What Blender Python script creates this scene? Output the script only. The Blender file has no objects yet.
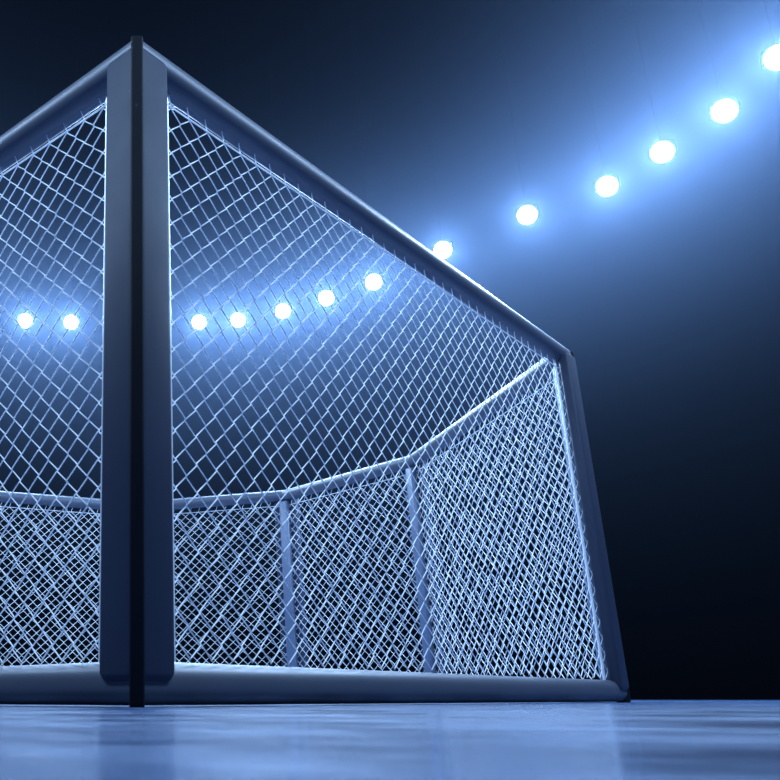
import bpy, bmesh, math, random
from mathutils import Vector, Matrix
random.seed(4)
S = bpy.context.scene
C = S.collection
PI = math.pi

# ------------------------------------------------------------------ helpers
def link(name, verts, faces, mat, parent=None, smooth=True):
    me = bpy.data.meshes.new(name)
    me.from_pydata([tuple(v) for v in verts], [], faces)
    me.update()
    bm = bmesh.new(); bm.from_mesh(me)
    bmesh.ops.recalc_face_normals(bm, faces=bm.faces)
    bm.to_mesh(me); bm.free()
    if smooth:
        me.polygons.foreach_set('use_smooth', [True] * len(me.polygons))
        me.set_sharp_from_angle(angle=math.radians(50))
    if mat: me.materials.append(mat)
    o = bpy.data.objects.new(name, me)
    C.objects.link(o)
    if parent: o.parent = parent
    return o

def thing(name, label, cat, loc, rz=0.0, group=None):
    o = bpy.data.objects.new(name, None)
    o.empty_display_size = .1
    C.objects.link(o)
    o.location = loc; o.rotation_euler = (0, 0, rz)
    o['label'] = label; o['category'] = cat
    if group: o['group'] = group
    return o

def loft(rings, cap=True, closed=True):
    """rings of equal length -> verts, faces"""
    v = [p for r in rings for p in r]
    n = len(rings[0]); f = []
    for i in range(len(rings) - 1):
        for j in range(n if closed else n - 1):
            k = (j + 1) % n
            f.append((i*n + j, i*n + k, (i+1)*n + k, (i+1)*n + j))
    if cap:
        f.append(tuple(range(n - 1, -1, -1)))
        m = (len(rings) - 1) * n
        f.append(tuple(range(m, m + n)))
    return v, f

def rrect(a0, a1, b0, b1, r, seg=6):
    """rounded rectangle outline in (a, b)"""
    pts = []
    for cx, cy, s in ((a1-r, b1-r, 0), (a0+r, b1-r, 1), (a0+r, b0+r, 2), (a1-r, b0+r, 3)):
        for i in range(seg + 1):
            t = (s + i/seg) * PI/2
            pts.append((cx + r*math.cos(t), cy + r*math.sin(t)))
    return pts

def tubes(paths, r, sides=5, cap=True):
    """many tubes along point lists, one mesh"""
    V, F = [], []
    for path in paths:
        base = len(V); n = len(path)
        T = []
        for i in range(n):
            a = path[max(i-1, 0)]; b = path[min(i+1, n-1)]
            T.append((b - a).normalized())
        ref = Vector((0, 1, 0))
        if abs(T[0].dot(ref)) > .9: ref = Vector((1, 0, 0))
        for i in range(n):
            u = T[i].cross(ref).normalized(); w = T[i].cross(u).normalized()
            for k in range(sides):
                a = 2*PI*k/sides
                V.append(path[i] + (u*math.cos(a) + w*math.sin(a)) * r)
        for i in range(n-1):
            for k in range(sides):
                q = (k+1) % sides
                F.append((base+i*sides+k, base+i*sides+q, base+(i+1)*sides+q, base+(i+1)*sides+k))
        if cap:
            F.append(tuple(base+k for k in range(sides)))
            F.append(tuple(base+(n-1)*sides+k for k in range(sides)))
    return V, F

def lathe(profile, n=28):
    """(radius, y) outline spun around the local Y axis; a zero radius closes"""
    V, F, rings = [], [], []
    for r, y in profile:
        if r < 1e-6:
            rings.append([len(V)]); V.append(Vector((0, y, 0)))
        else:
            rings.append(list(range(len(V), len(V)+n)))
            for k in range(n):
                a = 2*PI*k/n; V.append(Vector((r*math.cos(a), y, r*math.sin(a))))
    for A, B in zip(rings, rings[1:]):
        for k in range(n):
            q = (k+1) % n
            if len(A) == 1 and len(B) == 1: continue
            if len(A) == 1: F.append((A[0], B[k], B[q]))
            elif len(B) == 1: F.append((A[k], A[q], B[0]))
            else: F.append((A[k], A[q], B[q], B[k]))
    return V, F

# ------------------------------------------------------------------ materials
def pbsdf(name, base, rough, metal=0.0, spec=.5, bump=None, var=None):
    m = bpy.data.materials.new(name); m.use_nodes = True
    nt = m.node_tree; b = nt.nodes['Principled BSDF']
    b.inputs['Base Color'].default_value = (*base, 1)
    b.inputs['Roughness'].default_value = rough
    b.inputs['Metallic'].default_value = metal
    b.inputs['Specular IOR Level'].default_value = spec
    tc = nt.nodes.new('ShaderNodeTexCoord')
    if bump:
        sc, st, dist = bump
        nz = nt.nodes.new('ShaderNodeTexNoise'); nz.inputs['Scale'].default_value = sc
        nz.inputs['Detail'].default_value = 3
        nt.links.new(tc.outputs['Object'], nz.inputs['Vector'])
        bp = nt.nodes.new('ShaderNodeBump'); bp.inputs['Strength'].default_value = st
        bp.inputs['Distance'].default_value = dist
        nt.links.new(nz.outputs['Fac'], bp.inputs['Height'])
        nt.links.new(bp.outputs['Normal'], b.inputs['Normal'])
    if var:
        sc, amt = var
        nz = nt.nodes.new('ShaderNodeTexNoise'); nz.inputs['Scale'].default_value = sc
        nz.inputs['Detail'].default_value = 4
        nt.links.new(tc.outputs['Object'], nz.inputs['Vector'])
        mr = nt.nodes.new('ShaderNodeMapRange')
        mr.inputs['From Min'].default_value = .3; mr.inputs['From Max'].default_value = .7
        mr.inputs['To Min'].default_value = max(rough-amt, .03); mr.inputs['To Max'].default_value = rough+amt
        nt.links.new(nz.outputs['Fac'], mr.inputs['Value'])
        nt.links.new(mr.outputs['Result'], b.inputs['Roughness'])
    return m

VINYL = pbsdf('pad_vinyl', (.034, .043, .070), .52, 0, .12, var=(7, .04))
RAIL = pbsdf('rail_vinyl', (.075, .088, .12), .44, 0, .38, var=(5, .04))
INNER_LIT = pbsdf('inner_pad_lit_vinyl', (.12, .155, .24), .4, 0, .5, var=(6, .04))  # pad vinyl made lighter: lamplight on the inner side put into the colour
CORE = pbsdf('post_core_black', (.012, .014, .019), .6, 0, .08)
WIRE = pbsdf('coated_wire', (.92, .94, .97), .55, .0, .4, var=(30, .08))
TENS = pbsdf('tension_wire_steel', (.86, .89, .93), .35, .3, .5)
BLACK = pbsdf('lamp_housing_black', (.004, .004, .005), .9, 0, .0, bump=(90, .1, .003))
HALL = pbsdf('hall_black_paint', (.0007, .0007, .0008), .95, 0, .0, bump=(3, .2, .02))

def lens_mat():
    m = bpy.data.materials.new('lamp_lens'); m.use_nodes = True
    b = m.node_tree.nodes['Principled BSDF']
    b.inputs['Base Color'].default_value = (.9, .95, 1, 1)
    b.inputs['Roughness'].default_value = .2
    b.inputs['Emission Color'].default_value = (.72, .88, 1, 1)
    b.inputs['Emission Strength'].default_value = 9
    m.cycles.emission_sampling = 'NONE'
    return m
LENS = lens_mat()

def floor_mat():
    m = bpy.data.materials.new('polished_floor'); m.use_nodes = True
    nt = m.node_tree; b = nt.nodes['Principled BSDF']
    tc = nt.nodes.new('ShaderNodeTexCoord')
    mp = nt.nodes.new('ShaderNodeMapping'); mp.inputs['Scale'].default_value = (2.2, 2.2, 1)
    nt.links.new(tc.outputs['Object'], mp.inputs['Vector'])
    nz = nt.nodes.new('ShaderNodeTexNoise'); nz.inputs['Scale'].default_value = 2.0
    nz.inputs['Detail'].default_value = 5; nz.inputs['Roughness'].default_value = .6
    nt.links.new(mp.outputs['Vector'], nz.inputs['Vector'])
    cr = nt.nodes.new('ShaderNodeValToRGB')
    cr.color_ramp.elements[0].position = .35; cr.color_ramp.elements[0].color = (.03, .06, .145, 1)
    cr.color_ramp.elements[1].position = .68; cr.color_ramp.elements[1].color = (.12, .20, .38, 1)
    nt.links.new(nz.outputs['Fac'], cr.inputs['Fac'])
    nt.links.new(cr.outputs['Color'], b.inputs['Base Color'])
    mr = nt.nodes.new('ShaderNodeMapRange')
    mr.inputs['From Min'].default_value = .3; mr.inputs['From Max'].default_value = .7
    mr.inputs['To Min'].default_value = .14; mr.inputs['To Max'].default_value = .24
    nt.links.new(nz.outputs['Fac'], mr.inputs['Value'])
    nt.links.new(mr.outputs['Result'], b.inputs['Roughness'])
    b.inputs['Specular IOR Level'].default_value = .4
    n2 = nt.nodes.new('ShaderNodeTexNoise'); n2.inputs['Scale'].default_value = 14
    n2.inputs['Detail'].default_value = 2
    nt.links.new(tc.outputs['Object'], n2.inputs['Vector'])
    bp = nt.nodes.new('ShaderNodeBump'); bp.inputs['Strength'].default_value = .06
    bp.inputs['Distance'].default_value = .01
    nt.links.new(n2.outputs['Fac'], bp.inputs['Height'])
    nt.links.new(bp.outputs['Normal'], b.inputs['Normal'])
    return m
FLOOR = floor_mat()

# ------------------------------------------------------------------ the hall
def slab(name, x0, x1, y0, y1, z0, z1, mat):
    v = [Vector((x, y, z)) for z in (z0, z1) for x, y in ((x0, y0), (x1, y0), (x1, y1), (x0, y1))]
    f = [(3, 2, 1, 0), (4, 5, 6, 7)] + [(i, (i+1) % 4, (i+1) % 4 + 4, i+4) for i in range(4)]
    o = link(name, v, f, mat, smooth=False)
    o['kind'] = 'structure'
    return o
HALL_C, HALL_R, HALL_H = Vector((0, 6, 0)), 17.0, 11.5      # one smooth dark vault over a round floor
def dome_z(x, y):
    return HALL_H * (max(0, 1 - (math.hypot(x, y - HALL_C.y)/HALL_R)**2.6))**(1/2.6)
def disc(name, r, z0, z1, mat):
    n = 96
    rings = [[HALL_C + Vector((r*math.cos(2*PI*k/n), r*math.sin(2*PI*k/n), z)) for k in range(n)] for z in (z0, z1)]
    v, f = loft(rings)
    o = link(name, v, f, mat, smooth=False); o['kind'] = 'structure'
disc('floor', HALL_R + .3, -.2, 0, FLOOR)
prof = []
for k in range(41):
    a = PI/2*k/40
    prof.append((HALL_R*math.cos(a)**(2/2.6), HALL_H*math.sin(a)**(2/2.6)))
prof[-1] = (0, HALL_H)
prof = prof + [(r*1.012, z*1.012 + .01) for r, z in prof[::-1]]
v, f = lathe(prof, 96)
o = link('ceiling', [Vector((p.x, p.z, p.y)) + HALL_C for p in v], f, HALL); o['kind'] = 'structure'

# ------------------------------------------------------------------ the cage
HALF = [(0, 2.43), (2.55, 5.12), (2.386, 7.66), (1.50, 9.07), (0, 9.66)]
RING = [Vector((x, y, 0)) for x, y in HALF] + [Vector((-x, y, 0)) for x, y in HALF[3:0:-1]]   # counter-clockwise
N = len(RING)
TOPZ, TR = 2.02, .056          # top of the top rail, rail radius
def edge_n(i):
    e = (RING[(i+1) % N] - RING[i]).normalized()
    return e, Vector((e.y, -e.x, 0))
def bis(i):
    n0 = edge_n((i-1) % N)[1]; n1 = edge_n(i)[1]
    return (n0 + n1) / (1 + n0.dot(n1))

cage = thing('fighting_cage', 'eight-sided chain-link fighting cage with padded corner posts, standing on the blue floor', 'cage', (0, 6.05, 0))
DW, DH, WR = .094, .085, .0022        # diamond width, diamond height, wire radius
for i in range(N):
    A, B = RING[i], RING[(i+1) % N]
    e, n = edge_n(i); L = (B-A).length
    rz = math.atan2(e.y, e.x)
    # panel frame: x along the panel, -y outward, z up
    inv = Matrix.Rotation(-rz, 4, 'Z')
    def loc(p): return inv @ (p - A)
    bA, bB = bis(i), bis((i+1) % N)
    def rail(name, zc, outline, mat):
        rings = []
        K = 16
        for k in range(K+1):
            t = k/K
            rings.append([loc(A + bA*o + (B + bB*o - A - bA*o)*t + Vector((0, 0, zc + z))) for o, z in outline])
        v, f = loft(rings)
        return link(name, v, f, mat, net)
    # chain link
    z0, z1 = .10, TOPZ - 2*TR - .045
    a = DW/2; x0 = .02; cols = int((L - 2*x0) / a); x0 = (L - cols*a)/2
    rows = int((z1 - z0) / (DH/2))
    paths = []
    for c in range(cols):
        xl = x0 + c*a; p = []
        for r in range(rows + 1):
            z = z1 - r*DH/2
            right = (r + c) % 2 == 0
            s = 1 if r % 2 == 0 else -1
            jx = random.uniform(-.0012, .0012); jz = random.uniform(-.0012, .0012)
            ax = xl + (a + WR*.5 if right else -WR*.5) + jx
            d = .0035; hx = -d*.9 if right else d*.9
            # bend: the wire turns from one face of the mesh to the other
            if r > 0: p.append(Vector((ax + hx, -s*-WR*.9, z + d + jz)))
            p.append(Vector((ax, 0, z + jz)))
            if r < rows: p.append(Vector((ax + hx, -s*WR*.9, z - d + jz)))
        # knuckle above the tension wire
        if c % 2 == 0:
            p.insert(0, p[0] + Vector((-.016, -.006, .042)))
        paths.append(p)
    v, f = tubes(paths, WR, 5)
    net = link('chain_link_panel', v, f, WIRE, cage)
    net.location = A - cage.location; net.rotation_euler = (0, 0, rz)
    circ = [(TR*math.cos(2*PI*k/24), TR*math.sin(2*PI*k/24)) for k in range(24)]
    rail('top_rail', TOPZ - TR, circ, RAIL)
    rail('bottom_rail', 0, rrect(-.05, .06, .004, .112, .05, 8), RAIL)
    v, f = tubes([[Vector((.02, -.006, z1)), Vector((L*.5, -.006, z1 - .002)), Vector((L-.02, -.006, z1))]], .003, 8)
    link('tension_wire', v, f, TENS, net)
    for xe in ((.139, L - .139) if i in (0, N-1) else ()):                    # bright bar added to stand in for rim light along the pad's edge
        v, f = tubes([[Vector((xe, 0, .108)), Vector((xe, 0, 1.0)), Vector((xe, 0, TOPZ - 2*TR + .004))]], .0075, 10)
        link('rim_light_bar', v, f, TENS, net)

for i in range(N):
    A = RING[i]
    b = bis(i); out = b.normalized()
    rz = math.atan2(out.y, out.x) + PI/2          # local -y points out of the cage
    inv = Matrix.Rotation(-rz, 4, 'Z')
    # black core between the pads
    q = .062*b.length
    outl = rrect(-.019, .019, -q, .0, .006, 4)
    rings = [[Vector((x, y, z)) for x, y in outl] for z in (0.0, .01, TOPZ - .042, TOPZ - .034)]
    rings[0] = [Vector((x*.97, y*.97, 0)) for x, y in outl]
    rings[-1] = [Vector((x*.93, y*.93, TOPZ - .034)) for x, y in outl]
    v, f = loft(rings)
    root = link('corner_post', v, f, CORE, cage)
    root.location = A - cage.location; root.rotation_euler = (0, 0, rz)
    def pad(tv, nv, t0, t1, n0, n1, za, zb, r):
        outl = rrect(t0, t1, n0, n1, r, 6)
        ct, cn = (t0+t1)/2, (n0+n1)/2
        rings = []
        for z, sh in ((za, .018), (za+.006, .008), (za+.02, 0), (zb-.014, 0), (zb-.004, .006), (zb, .014)):
            ring = []
            for t, nn in outl:
                dt, dn = t-ct, nn-cn
                tt = ct + dt*(1 - sh/((t1-t0)/2)); n2 = cn + dn*(1 - sh/((n1-n0)/2)*.6)
                ring.append(inv @ (tv*tt + nv*n2 + Vector((0, 0, z))))
            rings.append(ring)
        v, f = loft(rings)
        return link('pad', v, f, VINYL, root)
    e1, n1_ = edge_n(i); e0, n0_ = edge_n((i-1) % N)
    half = math.acos(max(-1, min(1, n0_.dot(n1_))))/2
    off = .074
    ts = -off*math.tan(half) + .014     # leaves the groove
    pad(e1, n1_, ts, ts + .137, .012, off, .062, 1.945, .020)
    pad(-e0, n0_, ts, ts + .137, .012, off, .062, 1.945, .020)
    # inner pad, facing the ring
    tl = Vector((-out.y, out.x, 0))
    o = pad(tl, -out, -.05, .05, .0, .06, .10, 1.90, .02)
    o.name = 'inner_pad'; o.data.materials[0] = INNER_LIT

# ------------------------------------------------------------------ floodlights
LH = 4.8
LAMPS = [  # x/h, y/h  seen from right to left; fill lamps added last
    (1.056, 1.245, 'floodlight cut by the right frame edge, highest of the row'),
    (1.056, 1.390, 'large floodlight second from the right in the glowing row'),
    (1.015, 1.520, 'floodlight third from the right in the glowing row'),
    (.969, 1.644, 'floodlight fourth from the right in the glowing row'),
    (.852, 1.762, 'floodlight standing alone left of the other open ones, above the sloping rail'),
    (.720, 1.926, 'floodlight half hidden behind the sloping top rail'),
    (.600, 2.100, 'floodlight behind the mesh, the rightmost one seen through it'),
    (.499, 2.198, 'floodlight behind the mesh, second from the right of those seen through it'),
    (.398, 2.283, 'floodlight behind the mesh, middle of the five right of the post'),
    (.282, 2.345, 'floodlight behind the mesh, second to the right of the near post'),
    (.174, 2.360, 'floodlight behind the mesh, closest to the right side of the near post'),
    (-.185, 2.360, 'floodlight behind the left mesh, closest to the left side of the near post'),
    (-.312, 2.350, 'floodlight behind the left mesh, nearest the left frame edge'),
    (-.499, 2.198, 'floodlight beyond the left frame edge, first in the unseen row'),
    (-.720, 1.926, 'floodlight beyond the left frame edge, second in the unseen row'),
    (-.969, 1.644, 'floodlight beyond the left frame edge, third in the unseen row'),
    (-1.056, 1.300, 'floodlight beyond the left frame edge, last in the unseen row'),
    (-.95, .75, 'fill floodlight added overhead on the left, above and behind the viewer, out of frame'),  # from here on: fill lamps added to brighten the mesh's near side
    (-.74, .46, "fill floodlight added overhead left of the viewer and out of frame, nearest the cage's front"),
    (-.45, .28, 'fill floodlight added overhead just left of the viewer, out of frame'),
    (.45, .28, 'fill floodlight added overhead just right of the viewer, out of frame'),
    (.74, .46, "fill floodlight added overhead right of the viewer and out of frame, nearest the cage's front"),
    (.95, .75, 'fill floodlight added overhead on the right, above and behind the viewer, out of frame'),
]
HAZE_C = Vector((0, 5.76, LH + .02)); HAZE_R = 5.4
LAMP_W = 400
def make_lamp(x, y, label):
    p = Vector((x*LH, y*LH, LH + .02))
    aim = Vector((0, .6, .4)) - p
    yaw = math.atan2(aim.y, aim.x) + PI/2             # local -y faces the cage
    tilt = math.atan2(aim.z, math.hypot(aim.x, aim.y))
    root = thing('floodlight', label, 'light', p, yaw, 'row of floodlights hung round the cage')
    R = Matrix.Rotation(-tilt, 4, 'X') @ Matrix.Scale(.85, 4)
    def put(name, vf, mat, rot=True):
        v, f = vf
        return link(name, [R @ q for q in v] if rot else v, f, mat, root)
    put('housing', lathe([(0, .22), (.045, .22), (.055, .20), (.075, .12), (.112, .03), (.124, 0), (.124, -.012),
                          (.114, -.012), (.112, .0), (.06, .06), (0, .07)]), BLACK)
    put('lens', lathe([(.113, .0), (.112, -.006), (.098, -.018), (.07, -.029), (.035, -.035), (0, -.037)]), LENS)
    v, f = tubes([[Vector((-.135, .05, -.02)), Vector((-.135, .05, .05)), Vector((-.125, .05, .13)), Vector((-.10, .05, .15)),
                   Vector((0, .05, .155)), Vector((.10, .05, .15)), Vector((.125, .05, .13)), Vector((.135, .05, .05)), Vector((.135, .05, -.02))],
                  [Vector((-.14, .05, 0)), Vector((-.09, .05, 0))], [Vector((.14, .05, 0)), Vector((.09, .05, 0))]], .006, 8)
    put('yoke', ([q*.85 for q in v], f), BLACK, False)
    v, f = tubes([[Vector((0, .0425, .13)), Vector((0, .0425, dome_z(p.x, p.y) - p.z))]], .0018, 8)
    put('hanger_rod', (v, f), BLACK, False)
    ld = bpy.data.lights.new('lamp_bulb', 'POINT')
    ld.energy = LAMP_W; ld.color = (.42, .65, 1.0); ld.shadow_soft_size = .05
    lo = bpy.data.objects.new('lamp_bulb', ld); C.objects.link(lo); lo.parent = root
    lo.location = R @ Vector((0, -.10, 0))
for l in LAMPS: make_lamp(*l)

# ------------------------------------------------------------------ haze hanging round the lamps
W = bpy.data.worlds.new('hazy_hall_air'); S.world = W; W.use_nodes = True
W.node_tree.nodes['Background'].inputs['Color'].default_value = (0, 0, 0, 1)
W.node_tree.nodes['Background'].inputs['Strength'].default_value = 0
def haze(nt):
    out = nt.nodes['World Output']
    sc = nt.nodes.new('ShaderNodeVolumeScatter')
    sc.inputs['Color'].default_value = (.42, .615, 1.0, 1); sc.inputs['Anisotropy'].default_value = .3
    nt.links.new(sc.outputs['Volume'], out.inputs['Volume'])
    ge = nt.nodes.new('ShaderNodeNewGeometry')
    sp = nt.nodes.new('ShaderNodeSeparateXYZ'); nt.links.new(ge.outputs['Position'], sp.inputs['Vector'])
    def M(op, a, b=None):
        n = nt.nodes.new('ShaderNodeMath'); n.operation = op
        for k, q in enumerate((a, b)):
            if q is None: continue
            if isinstance(q, (int, float)): n.inputs[k].default_value = q
            else: nt.links.new(q, n.inputs[k])
        return n.outputs[0]
    dx = M('MULTIPLY', sp.outputs['X'], 5.4/5.1)
    dy = M('MULTIPLY', M('SUBTRACT', sp.outputs['Y'], HAZE_C.y), 5.4/5.62)
    dz = M('SUBTRACT', sp.outputs['Z'], HAZE_C.z - .12)
    rho = M('SQRT', M('ADD', M('MULTIPLY', dx, dx), M('MULTIPLY', dy, dy)))
    dr = M('SUBTRACT', rho, HAZE_R - .2)
    d2 = M('ADD', M('MULTIPLY', dr, dr), M('MULTIPLY', dz, dz))
    g1 = M('EXPONENT', M('MULTIPLY', d2, -1/(1.5*1.5)))
    g2 = M('EXPONENT', M('MULTIPLY', d2, -1/(3.5*3.5)))
    g3 = M('EXPONENT', M('MULTIPLY', d2, -1/(.5*.5)))
    g = M('ADD', M('ADD', M('MULTIPLY', g1, .0165), M('MULTIPLY', g2, .0036)), M('MULTIPLY', g3, .0095))
    back = nt.nodes.new('ShaderNodeMapRange'); back.interpolation_type = 'SMOOTHSTEP'
    back.inputs['From Min'].default_value = 2.0; back.inputs['From Max'].default_value = 6.0
    nt.links.new(sp.outputs['Y'], back.inputs['Value'])
    nt.links.new(M('MULTIPLY', g, back.outputs['Result']), sc.inputs['Density'])

# ------------------------------------------------------------------ world, camera, colour
haze(W.node_tree)

cam = bpy.data.cameras.new('camera'); co = bpy.data.objects.new('camera', cam); C.objects.link(co)
co.location = (0, 0, .021); co.rotation_euler = (math.radians(90 + 18.7), 0, 0)
cam.sensor_width = 36; cam.lens = 911/780*36; cam.shift_x = (390-137)/780
cam.clip_start = .01; cam.clip_end = 200
cam.dof.use_dof = True; cam.dof.focus_distance = 3.0; cam.dof.aperture_fstop = 18
S.camera = co
S.view_settings.view_transform = 'Standard'; S.view_settings.look = 'None'
S.view_settings.exposure = 0; S.view_settings.gamma = 1; S.view_settings.use_curve_mapping = False
S.cycles.use_denoising = True
S.cycles.volume_bounces = 0
S.cycles.max_bounces = 4; S.cycles.volume_max_steps = 40
S.cycles.volume_step_rate = 1.0
